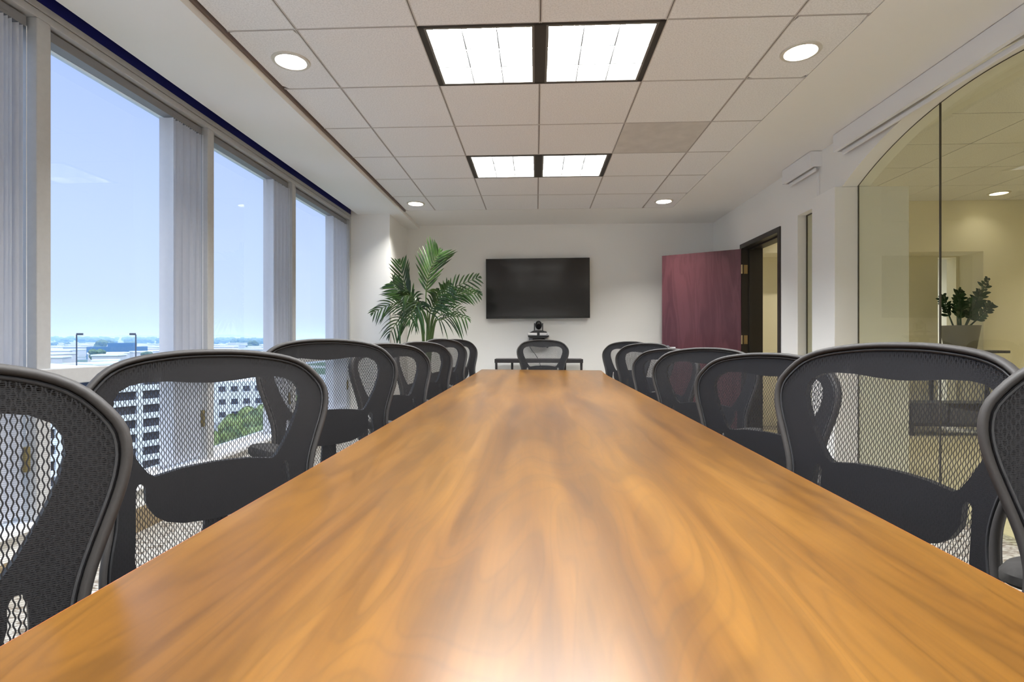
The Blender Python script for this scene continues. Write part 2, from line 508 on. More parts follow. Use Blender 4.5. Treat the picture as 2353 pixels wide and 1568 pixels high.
# return-air panel in the tile field
x0, y0 = GX + VENT[0]*T, GY + VENT[1]*T
v = empty('ceiling_vent', (x0 + T/2, y0 + T/2, ZC))
tag(v, 'flat grey perforated square panel set among the white ceiling tiles, right of the lights', 'vent')
m = MB(); m.box((-T/2 + .005, -T/2 + .005, .0005), (T/2 - .005, T/2 - .005, .014)); m.build('face_panel', M['vent'], v)
# ------------------------------------------------------------------ right wall with door, slot and arch
AY, AZ0, AR = 2.95, 2.53, 2.57
def arc_z(y): return AZ0 - AR + math.sqrt(max(AR*AR - (y - AY)**2, 0))
aya, ayb = 1.723, 4.177
XO = 2.535
m = MB()
m.box((XR, 6.14, 0), (XO, YB + .15, 2.9))
m.box((XR, 5.15, 2.155), (XO, 6.14, 2.9))
m.box((XR, 4.827, 0), (XO, 5.15, 2.9))
m.box((XR, 4.582, 2.18), (XO, 4.827, 2.9)); m.box((XR, 4.582, 0), (XO, 4.827, .1))
m.box((XR, ayb, 0), (XO, 4.582, 2.9))
n = 40
arcp = [(ayb + (aya - ayb)*i/n, arc_z(ayb + (aya - ayb)*i/n)) for i in range(n + 1)]
for i in range(n):
    a, b = arcp[i], arcp[i+1]
    m.prism([(a[0], a[1]), (b[0], b[1]), (b[0], 2.9), (a[0], 2.9)], XR, XO, 'x')
m.box((XR, YN - .15, 0), (XO, aya, 2.9))
struct(m.build('wall_right', M['wall']))
m = MB()
m.box((2.27, 4.135, 0), (2.82, 4.45, 2.235)); m.box((2.27, 1.45, 0), (2.82, 1.765, 2.235))
struct(m.build('wall_pier', M['wall'], bevel=.003))
# arched glass partition (two panes, seal)
w8 = empty('window_8', (0, 0, 0)); struct(w8)
XG = 2.445; YJ = 3.318
def pane(ya, yb):
    p = MB(); k = 20
    top = [(ya + (yb - ya)*i/k) for i in range(k + 1)]
    poly = [(ya, 0.02)] + [(y, arc_z(y)) for y in top] + [(yb, .02)]
    p.add([(XG, q[0], q[1]) for q in poly], [tuple(range(len(poly)))])
    return p
pane(YJ + .003, 4.135).build('pane', M['glass_in'], w8)
pane(1.765, YJ - .003).build('pane', M['glass_in'], w8)
m = MB()
m.box((XG - .005, YJ - .003, .02), (XG + .005, YJ + .003, arc_z(YJ)))
m.tube([(XG, y, z - .002) for (y, z) in arcp], .003, 6)
m.box((XG - .004, 4.129, .02), (XG + .004, 4.137, arc_z(4.135)))
m.build('seal', M['sealant'], w8)
# slot window
w9 = empty('window_9', (0, 0, 0)); struct(w9)
m = MB(); m.add([(2.41, 4.584, .1), (2.41, 4.825, .1), (2.41, 4.825, 2.178), (2.41, 4.584, 2.178)], [(0, 1, 2, 3)]); m.build('pane', M['glass_in'], w9)
m = MB(); m.box((2.403, 4.819, .1), (2.413, 4.827, 2.18)); m.box((2.403, 4.582, 2.172), (2.413, 4.827, 2.18)); m.build('seal', M['sealant'], w9)

# door
d1 = empty('door_1', (0, 0, 0)); struct(d1)
m = MB()
XF0, XF1 = 2.318, 2.555
m.box((XF0, 5.15, 0), (XF1, 5.20, 2.155)); m.box((XF0, 6.09, 0), (XF1, 6.14, 2.155)); m.box((XF0, 5.20, 2.105), (XF1, 6.09, 2.155))
m.box((2.40, 5.20, 0), (2.44, 5.215, 2.105)); m.box((2.40, 6.075, 0), (2.44, 6.09, 2.105)); m.box((2.40, 5.215, 2.09), (2.44, 6.075, 2.105))
m.build('door_frame', M['black_frame'], d1)
leaf = empty('leaf_pivot', (2.315, 6.085, 0))
p0 = Vector((2.312, 6.085)); p1 = Vector((1.535, 6.535)); ang = math.atan2((p1 - p0).y, (p1 - p0).x)
lw = (p1 - p0).length
Mx = Matrix.Translation((p0.x, p0.y, 0)) @ Matrix.Rotation(ang, 4, 'Z')
bpy.data.objects.remove(leaf)
def under(o, M4): o.matrix_local = M4; return o
m = MB(); m.box((0, -.045, .012), (lw, 0, 2.10))
lf = under(m.build('leaf', M['door'], d1, bevel=.002), Mx)
for z in (.25, 1.075, 1.87):
    m = MB(); m.box((-.012, 0.0, z - .05), (.0, .004, z + .05)); m.cyl((-.014, .012, z - .05), (-.014, .012, z + .05), .007, 8)
    m.box((2.40 - 2.33, 0, 0), (2.401 - 2.33, .001, .001))
    under(m.build('hinge', M['brass'], d1), Mx)
    h = MB(); h.box((2.345, 6.0865, z - .05), (2.385, 6.0905, z + .05)); h.build('hinge', M['brass'], d1)
m = MB()
for s in (-.045, 0):
    sg = -1 if s < 0 else 1
    m.cyl((lw - .07, s, .98), (lw - .07, s + sg*.012, .98), .027, 20); m.tube([(lw - .07, s + sg*.01, .98), (lw - .07, s + sg*.045, .98), (lw - .10, s + sg*.052, .98), (lw - .18, s + sg*.052, .98)], .009, 8)
under(m.build('handle', M['steel'], d1, smooth=40), Mx)

# ------------------------------------------------------------------ hall beyond the partition
HZ = 2.70
m = MB()
m.box((2.82, 6.4, 2.105), (7.2, 6.75, 2.9))                # header
m.box((5.2, 6.4, 0), (7.2, 6.9, 2.105))                    # right of recess
m.box((2.4, 6.75, 0), (4.945, 6.9, 2.9)); m.box((4.945, 6.75, 2.09), (5.162, 6.9, 2.9)); m.box((5.162, 6.75, 0), (5.25, 6.9, 2.9))
m.box((2.535, 6.4, 2.105), (2.82, 6.75, 2.9))
struct(m.build('wall_hall_back', M['hallwall']))
struct(boxo('floor_hall', (2.56, -1.5, -.01), (7.05, 6.4, .005), M['hallfloor']))
struct(boxo('wall_hall_right', (7.05, -1.5, 0), (7.2, 8.6, 2.9), M['hallwall']))
struct(boxo('wall_hall_near', (2.535, -1.65, 0), (7.2, -1.5, 2.9), M['hallwall']))
struct(boxo('wall_hall_side', (2.535, 6.9, 0), (2.65, 8.6, 2.9), M['hallwall']))
struct(boxo('wall_hall_far', (2.535, 8.45, 0), (7.2, 8.6, 2.9), M['wall']))
m = MB()
m.box((2.535, -1.6, HZ + .12), (7.2, 8.6, 2.95))
for k in range(8):
    xa = 3.00 + k*T - .005
    for r in range(-12, 4):
        ya = 4.565 + r*T
        if xa > 6.6: continue
        hole = [q for q in HDOWN if xa < q[0] < xa + T and ya < q[1] < ya + T]
        A_, B_ = (xa + .004, ya + .004, HZ), (xa + T - .004, ya + T - .004, HZ + .012)
        if hole: m.holed(A_, B_, hole[0], .081, 1)
        else: m.box(A_, B_, 1)
m.box((2.535, -1.6, HZ - .0), (3.0, 8.6, HZ + .02)); m.box((2.535, 6.9, HZ + .12), (7.2, 8.6, HZ + .14)); m.box((6.65, -1.6, HZ), (7.2, 6.4, HZ + .02)); m.box((3.0, -1.6, HZ), (6.65, -1.0, HZ + .02))
m.box((2.535, 6.394, HZ), (7.2, 6.41, HZ + .02))
struct(m.build('ceiling_hall', [M['drywall'], M['tile']]))

# ------------------------------------------------------------------ windows and blinds
mulls = [(-1.41, -1.35), (-.20, -.13), (1.02, 1.09), (2.235, 2.304), (3.452, 3.521), (4.686, 4.755), (6.15, 6.2)]
XGL = -2.345
for i in range(len(mulls) - 1):
    y0, y1 = mulls[i][1], mulls[i+1][0]
    w = empty('window_%d' % (i + 1)); struct(w)
    for z0, z1, nm in ((.264, .872, 'lower_pane'), (.926, 2.492, 'upper_pane')):
        p = MB(); p.add([(XGL, y0, z0), (XGL, y1, z0), (XGL, y1, z1), (XGL, y0, z1)], [(0, 1, 2, 3)])
        p.build(nm, M['glass_out'], w)
    p = MB(); p.box((-2.36, y0, .872), (-2.325, y1, .926)); p.build('transom', M['alu'], w)
    p = MB(); p.box((-2.42, mulls[i+1][0], .264), (-2.2, mulls[i+1][1], 2.492))
    if i == 0: p.box((-2.42, mulls[0][0], .264), (-2.2, mulls[0][1], 2.492))
    p.build('mullion', M['alu'], w, bevel=.003)
    p = MB()
    p.box((-2.365, y0, 2.456), (-2.325, y1, 2.492)); p.box((-2.365, y0, .264), (-2.325, y1, .288))
    p.box((-2.365, y0, .288), (-2.335, y0 + .012, 2.46)); p.box((-2.365, y1 - .012, .288), (-2.335, y1, 2.46))
    p.build('sash_frame', M['white_trim'], w)

BW = ['the first window behind the camera', 'the window beside the camera', 'the nearest window at the left photo edge', 'the first full window from the left',
      'the second full window from the left', 'the last window, beside the corner column']
for i in range(1, len(mulls) - 1):
    y0, y1 = mulls[i][1], mulls[i+1][0]
    b = empty('vertical_blind', (XW - .06, y1, 0))
    tag(b, 'white vertical blind drawn to the side of ' + BW[i], 'blind', 'vertical blinds along the window wall')
    ln = y1 - y0
    p = MB(); p.box((-.03, -ln + .012, 2.437), (.03, -.018, 2.482)); p.box((.03, -.30, 2.452), (.0312, -.24, 2.462)); p.box((.03, -.145, 2.452), (.0312, -.10, 2.462))
    p.build('headrail', M['aludark'], b, bevel=.002)
    stack = .315 if i < 5 else .46
    nv = 13
    for k in range(nv):
        yy = -.05 - (stack - .05)*k/(nv - 1)
        a = math.radians(6 + 8*math.sin(k*2.1)) * (1 if k < nv - 1 else .6)
        c, s = math.cos(a), math.sin(a)
        p = MB(); hw = .043; seg = 6; vs = []; fs = []
        for zz in (.30, 2.43):
            for q in range(seg + 1):
                t = -1 + 2*q/seg
                x = t*hw; yb_ = .006*(1 - t*t)
                vs.append((x*c - yb_*s, yy + x*s + yb_*c, zz))
        for q in range(seg): fs.append((q, q + 1, seg + 2 + q, seg + 1 + q))
        p.add(vs, fs)
        p.build('vane', M['blind'], b, smooth=60)
    p = MB(); p.cyl((.048, -.035, .62), (.048, -.035, 2.43), .0016, 6); p.build('cord', M['white_trim'], b)
    p = MB(); p.box((.040, -.047, .49), (.056, -.023, .60)); p.build('cord_weight', M['tagc'], b, bevel=.003)

# ------------------------------------------------------------------ ceiling lights
def troffer():
    t = empty('ceiling_light')
    h = T/2
    p = MB()
    for (a, b) in (((-h, -h), (-h + .030, h)), ((h - .030, -h), (h, h)), ((-h, -h), (h, -h + .016)), ((-h, h - .016), (h, h))):
        p.box((a[0], a[1], -.0015), (b[0], b[1], .10))
    p.build('dark_frame', M['fixblack'], t)
    p = MB(); q = h - .030; r = h - .016; w = .012
    for (a, b) in (((-q, -r), (-q + w, r)), ((q - w, -r), (q, r)), ((-q, -r), (q, -r + w)), ((-q, r - w), (q, r))):
        p.box((a[0], a[1], -.003), (b[0], b[1], .09))
    p.build('inner_frame', M['inner'], t)
    p = MB(); p.add([(-h + .035, -h + .02, .112), (-h + .035, h - .02, .112), (h - .035, h - .02, .112), (h - .035, -h + .02, .112)], [(0, 1, 2, 3)])
    p.build('diffuser', M['lens_em'], t, flip=True)
    p = MB(); p.box((-h + .002, -h + .002, .114), (h - .002, h - .002, .13)); p.build('housing', M['inner'], t)
    p = MB()
    for k in (-1, 1):
        X = k*(2*q - 2*w)/6; Y = k*(2*r - 2*w)/6
        p.prism([(X - .002, -.002), (X + .002, -.002), (X + .005, .092), (X - .005, .092)], -r + w, r - w, 'y')
        p.prism([(Y - .002, -.002), (Y + .002, -.002), (Y + .005, .092), (Y - .005, .092)], -q + w, q - w, 'x')
    p.build('louver', M['louver'], t)
    return t
LB = {(-1, 0): 'left of the two large louvred fluorescent lights nearest the camera', (0, 0): 'right of the two large louvred fluorescent lights nearest the camera',
      (-1, 3): 'left louvred light of the far pair above the table end', (0, 3): 'right louvred light of the far pair above the table end',
      (-1, -3): 'left louvred light directly over the camera, outside the photo', (0, -3): 'right louvred light directly over the camera, outside the photo',
      (-1, -6): 'left louvred light behind the camera, outside the photo', (0, -6): 'right louvred light behind the camera, outside the photo'}
tp = troffer(); first = True
for (c, r) in LR:
    o = tp if first else copy_tree(tp); first = False
    o.location = (GX + (c + .5)*T, GY + (r + .5)*T, ZC)
    tag(o, LB[(c, r)], 'ceiling light', 'square louvred ceiling lights')

def downlight(em):
    t = empty('recessed_downlight')
    p = MB(); p.lathe([(.078, -.001), (.082, -.006), (.099, -.005), (.102, 0), (.102, .002), (.078, .002)], n=40, closed=True); p.build('trim_ring', M['down_trim'], t, smooth=40)
    p = MB(); p.lathe([(.080, -.002), (.076, .03), (.066, .07), (.052, .10), (.050, .101)], n=40); p.build('reflector', M['down_cone'], t, smooth=60)
    p = MB()
    p.add([(.052*math.cos(2*PI*k/12), .052*math.sin(2*PI*k/12), .088) for k in range(12)], [tuple(range(12))]); p.build('lamp', em, t, flip=True)
    return t
dp = downlight(M['down_em']); first = True
for (x, y, lb) in ((-1.36, 2.88, 'round recessed downlight near the camera, on the window side'), (1.42, 2.91, 'round recessed downlight near the camera, on the glass wall side'),
                   (-1.36, 5.93, 'small far round downlight above the palm corner'), (1.42, 5.955, 'small far round downlight near the open door'),
                   (-1.36, -.17, 'round downlight behind the camera on the window side'), (1.42, -.17, 'round downlight behind the camera on the glass side')):
    o = dp if first else copy_tree(dp); first = False
    o.location = (x, y, ZC - .0005)
    tag(o, lb, 'downlight', 'round recessed downlights')
hp = downlight(M['hall_em']); first = True
for (x, y, lb) in ((5.13, 6.11, 'round downlight seen through the arched glass in the hall ceiling'), (4.1, 3.05, 'hall downlight beyond the glass, nearer the camera'),
                   (5.9, 2.45, 'hall downlight beyond the glass, far right'), (4.1, .6, 'hall downlight beside the camera behind the glass'), (4.72, 4.29, 'unseen downlight added to brighten the hall behind the arched glass'),
                   (6.36, 5.5, 'unseen downlight added to brighten the far right corner of the hall'), (3.3, 5.9, 'unseen downlight added to brighten the hall outside the open door, hidden by the pier')):  # last three are added out of sight to brighten the hall
    o = downlight(M['hall_dim']) if first else (hp if hp.location.z == 0 else copy_tree(hp)); first = False
    o.location = (x, y, HZ - .0005)
    tag(o, lb, 'downlight', 'round downlights of the hall')
for (x, y, lb) in ((5.14, 3.35, 'unseen louvred light added to brighten the hall, right of the view'), (5.14, .3, 'unseen louvred light added to brighten the hall, beside the camera'),
                   (4.53, 2.74, 'second unseen louvred light added to brighten the hall, right of the view'), (6.36, 4.57, 'unseen louvred light added to brighten the hall near its far right corner')):  # louvred lights added out of view to brighten the hall
    o = copy_tree(tp); o.location = (x, y, HZ); tag(o, lb, 'ceiling light', 'square louvred ceiling lights')
# lit room behind the hall doorway
o = copy_tree(tp); o.location = (5.2, 7.7, HZ); tag(o, 'louvred light in the bright room behind the hall doorway', 'ceiling light', 'square louvred ceiling lights')

# ------------------------------------------------------------------ projection blinds cassettes on the right wall
s1 = empty('roller_shade', (XR, 4.096, 0))
tag(s1, 'long white roller shade cassette above the arched glass wall', 'roller shade', 'white shade cassettes on the right wall')
L1 = 4.096 - 1.55
def cassette(s, y0, y1):
    p = MB()
    zt = ZC - .004
    p.prism([(-.09, 2.487), (-.09, zt), (0, zt), (0, zt - .006), (-.084, zt - .006), (-.084, 2.493), (-.062, 2.493), (-.062, 2.487)], y0, y1, 'y')
    for e0, e1 in ((y0 - .005, y0), (y1, y1 + .005)): p.box((-.09, e0, 2.487), (0, e1, zt))
    p.build('housing', M['white_trim'], s)
    p = MB(); p.cyl((-.04, y0 + .01, 2.55), (-.04, y1 - .01, 2.55), .028, 16); p.build('roller', M['blind'], s, smooth=50)
    p = MB(); p.box((-.045, y0 + .02, 2.455), (-.030, y1 - .03, 2.484)); p.build('hem_bar', M['white_trim'], s, bevel=.003)
cassette(s1, -L1, 0)
s2 = empty('roller_shade', (XR, 4.432, 0))
tag(s2, 'short white roller shade cassette with a cord above the narrow slot window', 'roller shade', 'white shade cassettes on the right wall')
cassette(s2, 0, .49)
p = MB(); p.cyl((-.02, .03, 2.05), (-.02, .03, 2.48), .0015, 6); p.cyl((-.008, .03, 2.05), (-.008, .03, 2.48), .0015, 6); p.build('cord', M['white_trim'], s2)

# ------------------------------------------------------------------ conference table
TZ = .76
ct = empty('conference_table', (0, 0, 0))
tag(ct, 'long glossy cherry wood conference table running down the middle of the room', 'table')
outl = [(-.52, -.35), (.57, -.35), (.583, .66), (.602, 2.3), (.622, 4.60), (.632, 4.86), (.665, 5.42), (.645, 5.45), (-.545, 5.585), (-.578, 5.555), (-.567, 5.10), (-.552, 3.2), (-.533, 1.2), (-.528, .4)]
m = MB(); m.prism(outl, TZ - .038, TZ)
tt = m.build('tabletop', [M['wood'], M['woodedge']], ct)
for pg in tt.data.polygons:
    if abs(pg.normal.z) < .5: pg.material_index = 1
b = tt.modifiers.new('bevel', 'BEVEL'); b.width = .004; b.segments = 2; b.limit_method = 'ANGLE'; b.material = 1
for y in (.55, 2.6, 4.7):
    m = MB(); m.box((-.14, y - .36, .0), (.18, y + .36, .06)); m.box((-.10, y - .30, .06), (.14, y + .30, TZ - .038)); m.build('pedestal', M['base'], ct, bevel=.006)

# ------------------------------------------------------------------ office chair
HALF = [(0,0),(.06,.001),(.113,.006),(.16,.013),(.20,.024),(.232,.042),(.256,.068),(.275,.097),(.280,.128),(.277,.158),(.269,.19),(.257,.225),(.245,.26),(.235,.292),(.228,.325),(.2265,.355),(.230,.39),(.238,.43),(.244,.47),(.245,.51),(.235,.545),(.21,.565),(.15,.575),(.07,.578),(0,.578)]
ZTOP = 1.04
def smooth_closed(pts, it=2):
    for _ in range(it):
        q = []
        for i in range(len(pts)):
            a, b = pts[i], pts[(i+1) % len(pts)]
            q.append((.75*a[0]+.25*b[0], .75*a[1]+.25*b[1])); q.append((.25*a[0]+.75*b[0], .25*a[1]+.75*b[1]))
        pts = q
    return pts
def mirror(h): return h + [(-x, t) for (x, t) in reversed(h) if x > 1e-6]
def Sy(x, z): return -.24 + .05*(x/.28)**2 - .06*(z - .6)/.44 - .05*max(0, .62 - z)
def S3(x, t, off=0):
    z = ZTOP - t
    return (x, Sy(x, z) + off, z)
OUT = smooth_closed(mirror(HALF), 1)
def inset(pts, d):
    n = len(pts); out = []
    for i in range(n):
        a, b, c = Vector(pts[i-1]), Vector(pts[i]), Vector(pts[(i+1) % n])
        tn = (c - a).normalized(); nn = Vector((-tn.y, tn.x))
        out.append((b.x + nn.x*d, b.y + nn.y*d))
    return out
INS = inset(OUT, .011)
INW = max(x for x, t in INS) < max(x for x, t in OUT)
if not INW: INS = inset(OUT, -.011)
OPEN = [(0,.080),(.05,.077),(.10,.071),(.15,.070),(.18,.075),(.203,.088),(.214,.107),(.216,.13),(.210,.157),(.199,.188),(.184,.222),(.165,.258),(.149,.282),(.136,.291),(.12,.289),(.08,.283),(.04,.281),(0,.280)]
OPN = mirror(OPEN)
LOW = [(0,.525),(.06,.525),(.12,.525),(.165,.52),(.180,.505),(.182,.46),(.179,.40),(.177,.34),(.176,.312),(.171,.302),(.163,.302),(.157,.312),(.157,.34),(.152,.36),(.138,.382),(.115,.40),(.08,.412),(.04,.417),(0,.418)]
LWP = mirror(LOW)
def inside(p, poly):
    x, y = p; r = False; n = len(poly); j = n - 1
    for i in range(n):
        xi, yi = poly[i]; xj, yj = poly[j]
        if (yi > y) != (yj > y) and x < (xj - xi)*(y - yi)/(yj - yi) + xi: r = not r
        j = i
    return r
def cdt(loops, step):
    vs, es = [], []
    for lp in loops:
        b = len(vs); vs += [Vector(p) for p in lp]
        es += [(b + i, b + (i+1) % len(lp)) for i in range(len(lp))]
    def ok(p): return inside(p, loops[0]) and not any(inside(p, h) for h in loops[1:])
    x = -.3
    bl = [Vector(p) for lp in loops for p in lp]
    while x < .3:
        y = .0
        while y < .6:
            p = (x, y)
            if ok(p) and all((Vector(p) - q).length > step*.45 for q in bl): vs.append(Vector(p))
            y += step
        x += step
    ov, oe, of, *_ = delaunay_2d_cdt(vs, es, [], 0, 1e-5)
    fs = []
    for f in of:
        c = sum((ov[i] for i in f), Vector((0, 0)))/len(f)
        if ok((c.x, c.y)): fs.append(tuple(f))
    return [(v.x, v.y) for v in ov], fs

def sheet_solid(loops, step, off0, off1):
    V, F = cdt(loops, step)
    mb = MB(); n = len(V)
    vs = [S3(x, t, off0) for x, t in V] + [S3(x, t, off1) for x, t in V]
    fs = [f for f in F] + [tuple(n + i for i in reversed(f)) for f in F]
    cnt = {}
    for f in F:
        for i in range(len(f)):
            a, b = f[i], f[(i+1) % len(f)]
            cnt[(a, b)] = 1
    for (a, b) in list(cnt):
        if (b, a) not in cnt: fs.append((b, a, n + a, n + b))
    mb.add(vs, fs)
    return mb

def make_chair():
    c = empty('office_chair')
    # rim
    m = MB(); pts = [S3(x, t) for x, t in OUT]
    m.tube(pts, .0135, 10, closed=True, flat=.62)
    N = len(pts)
    # orient ring by hand: flat band, wider front to back
    m = MB(); n = 10; base = 0
    for i in range(N):
        a, b = Vector(pts[i-1]), Vector(pts[(i+1) % N]); d = (b - a).normalized()
        f = Vector((0, 1, 0)); f = (f - d*f.dot(d)).normalized(); s = d.cross(f)
        for k in range(n):
            an = 2*PI*k/n
            p = Vector(pts[i]) + f*(math.cos(an)*.0115) + s*(math.sin(an)*.0072)
            m.v.append(tuple(p))
    for i in range(N):
        j = (i+1) % N
        for k in range(n):
            k2 = (k+1) % n
            m.f.append((i*n+k, i*n+k2, j*n+k2, j*n+k)); m.m.append(0)
    m.build('back_rim', M['rim'], c, smooth=60)
    ins2 = inset(INS, 0)
    m = MB(); m.tube([S3(x, t, .004) for x, t in INS], .003, 6, closed=True); m.build('gasket', M['black'], c, smooth=60)
    sheet_solid([inset(OUT, .002 if INW else -.002), OPN, LWP], .035, -.006, -.024).build('back_shell', M['shell'], c, smooth=30)
    # mesh panel
    V, F = cdt([INS], .03)
    mb = MB(); mb.add([S3(x, t, .004) for x, t in V], F)
    o = mb.build('back_mesh', M['mesh'], c, smooth=80)
    uvl = o.data.uv_layers.new(name='UVMap')
    for lp in o.data.loops:
        co = o.data.vertices[lp.vertex_index].co
        uvl.data[lp.index].uv = (co.x*1.015, co.z)
    # seat cushion
    m = MB(); k = 36; rings = []
    def se(a, rx, ry, cy, e=3.2):
        ca, sa = math.cos(a), math.sin(a)
        return (rx*math.copysign(abs(ca)**(2/e), ca), cy + ry*math.copysign(abs(sa)**(2/e), sa))
    prof = [(.0, .455), (.86, .455), (.96, .462), (1.0, .478), (.99, .498), (.94, .512), (.80, .520), (.5, .516), (0.001, .512)]
    b0 = len(m.v)
    for (s, z) in prof:
        for q in range(k):
            x, y = se(2*PI*q/k, .25*max(s, .001), .235*max(s, .001), .045)
            dz = -.02*max(0, (y - .18)/.1) if z > .48 else 0
            m.v.append((x, y, z + dz))
    for i in range(len(prof) - 1):
        for q in range(k):
            q2 = (q+1) % k
            m.f.append((i*k+q, i*k+q2, (i+1)*k+q2, (i+1)*k+q)); m.m.append(0)
    m.build('seat', M['seat'], c, smooth=50)
    # spine and mechanism
    m = MB()
    m.box((-.10, -.13, .40), (.10, .15, .452))
    m.tube([(0, -.08, .425), (0, -.22, .425), (0, -.285, .46), (0, -.275, .54), (0, -.272, .66)], [.03, .032, .034, .034, .026], 10, flat=.7)
    m.build('tilt_mechanism', M['nylon'], c, smooth=40, bevel=None)
    for s in (-1, 1):
        m = MB()
        m.tube([(s*.16, .02, .43), (s*.255, .0, .435), (s*.278, -.02, .48), (s*.284, -.05, .57), (s*.282, -.07, .645)], [.02, .02, .02, .019, .021], 10, flat=.8)
        ar = m.build('armrest', M['nylon'], c, smooth=50)
        p = MB(); kk = 28; pr = [(.001, .640), (.9, .640), (1, .648), (1, .662), (.9, .674), (.001, .676)]
        for (sc, z) in pr:
            for q in range(kk):
                x, y = se(2*PI*q/kk, .046*sc, .125*sc, 0, 2.8)
                p.v.append((s*.276 + x - s*.02*(y/.125), y - .075, z))
        for i in range(len(pr) - 1):
            for q in range(kk):
                q2 = (q+1) % kk
                p.f.append((i*kk+q, i*kk+q2, (i+1)*kk+q2, (i+1)*kk+q)); p.m.append(0)
        p.build('arm_pad', M['pad'], ar, smooth=45)
    m = MB(); m.cyl((0, 0, .10), (0, 0, .26), .028, 16); m.cyl((0, 0, .26), (0, 0, .41), .016, 14); m.build('gas_column', M['nylon'], c, smooth=40)
    m = MB(); m.lathe([(.001, .075), (.045, .075), (.05, .09), (.045, .125), (.028, .135), (.001, .135)], n=20); m.build('base_hub', M['nylon'], c, smooth=40)
    for q in range(5):
        a = 2*PI*q/5 + .3
        dx, dy = math.cos(a), math.sin(a)
        m = MB(); m.tube([(.03*dx, .03*dy, .105), (.15*dx, .15*dy, .095), (.29*dx, .29*dy, .072)], [.026, .022, .016], 8, flat=.8)
        lg = m.build('leg', M['nylon'], c, smooth=45)
        p = MB(); ex, ey = .285*dx, .285*dy
        p.cyl((ex, ey, .05), (ex, ey, .075), .008, 8)
        for sd in (-1, 1):
            p.cyl((ex - dy*sd*.006, ey + dx*sd*.006, .028), (ex - dy*sd*.024, ey + dx*sd*.024, .028), .028, 14)
        p.build('caster', M['black'], lg, smooth=40)
    return c

CH = [  # side, Cx, Cy, angle, dz, label
 (-1, -.762, .513, 39, -.004, 'mesh chair cut off at the left photo edge, nearest on the window side'),
 (-1, -.795, 1.298, 40, -.008, 'mesh chair on the window side, second from the camera, garage seen through its back'),
 (-1, -.811, 2.07, 46.3, .023, 'tall mesh chair on the window side, third from the camera, before the second window'),
 (-1, -.775, 2.83, 32, .003, 'black mesh office chair on the window side, fourth from the camera'),
 (-1, -.782, 3.673, 32, .011, 'black mesh office chair on the window side, fifth from the camera'),
 (-1, -.790, 4.56, 32, .035, 'black mesh office chair on the window side, sixth from the camera, under the palm'),
 (-1, -.785, 5.36, 32, .034, 'mesh chair farthest on the window side, white wall seen through its back'),
 (1, .917, .687, 49, .015, 'mesh chair cut off at the right photo edge, nearest on the glass side'),
 (1, .765, 1.212, 21, .011, 'large mesh chair on the right side, second from the camera, before the glass wall'),
 (1, .802, 1.939, 31.8, -.029, 'black mesh office chair on the right side, third from the camera'),
 (1, .854, 2.759, 47, -.020, 'mesh chair on the right side, fourth from the camera, before the red door'),
 (1, .821, 3.441, 32, -.034, 'low black mesh office chair on the right side, fifth from the camera'),
 (1, .895, 4.44, 44, -.002, 'black mesh office chair on the right side, sixth from the camera'),
 (1, .894, 5.291, 46, .011, 'black mesh office chair on the right side, farthest from the camera'),
 (0, .073, 5.80, 0, .030, 'mesh chair alone at the far head of the table, below the television'),
]
proto = make_chair(); first = True
LOWER = ('leg', 'base_hub', 'gas_column')
for (sd, cx, cy, an, dz, lb) in CH:
    o = proto if first else copy_tree(proto)
    first = False
    a = math.radians(an)
    n = (-sd*math.cos(a), -math.sin(a)) if sd else (0, -1)
    o.location = (cx + .24*n[0], cy + .24*n[1], 0)
    o.rotation_euler = (0, 0, math.atan2(-n[0], n[1]))
    for ch in o.children:
        if ch.name.split('.')[0] not in LOWER: ch.location.z = dz
        if ch.name.startswith('armrest') and cy == 1.298: ch.location.z = dz - .13      # this chair's arms are set low
        if ch.name.startswith('armrest') and cy == 1.212: ch.location = (-.05, -.17, dz + .010) if ch.data.vertices[0].co.x < 0 else (0, 0, dz)     # and this one's high
    tag(o, lb, 'chair', 'mesh office chairs around the conference table')

# ------------------------------------------------------------------ television and video conferencing gear
tv = empty('television', (.021, YB - .045, 1.757))
tag(tv, 'large black flat television mounted on the back wall', 'television')
W, H = 1.372, .795
p = MB(); p.box((-W/2, -.022, -H/2), (W/2, .012, H/2)); p.build('bezel', M['tvframe'], tv, bevel=.003)
p = MB(); p.box((-W/2 + .014, -.0235, -H/2 + .03), (W/2 - .014, -.0215, H/2 - .014)); p.build('screen', M['tvscreen'], tv)
p = MB(); p.box((-.3, .012, -.2), (.3, .04, .2)); p.build('wall_mount', M['black'], tv)
tv.rotation_euler = (0, math.radians(-.35), 0)

YS = 6.90
sh = empty('wall_shelf', (.03, YB, 1.15))
tag(sh, 'small black bracket shelf on the back wall below the television', 'shelf')
p = MB(); p.box((-.135, -.25, -.034), (.135, -.0, -.018)); p.prism([(-.135, -.034), (.135, -.034), (.10, -.055), (-.10, -.055)], -.245, -.02, 'y'); p.build('tray', M['camblack'], sh, bevel=.003)
p = MB(); p.box((-.075, -.19, -.105), (.055, -.04, -.055)); p.tube([(.06, -.12, -.06), (.09, -.1, -.09), (.115, -.05, -.13), (.12, 0, -.17)], .018, 8); p.build('bracket', M['camblack'], sh, bevel=.002)
cx = empty('codec_box', (.03, YB - .13, 1.132))
tag(cx, 'flat white conferencing box with a black centre band on the small shelf', 'electronics')
p = MB(); p.box((-.138, -.09, .0), (.138, .09, .034)); p.build('case', M['codec'], cx, bevel=.004)
p = MB(); p.box((-.018, -.0915, -.001), (.016, .091, .0355)); p.build('centre_band', M['camblack'], cx)
p = MB(); p.box((.10, -.0912, .014), (.122, -.0895, .02)); p.build('port', M['camblack'], cx)
cm = empty('conference_camera', (.032, YB - .13, 1.168))
tag(cm, 'black pan tilt video camera standing on the white box under the television', 'camera')
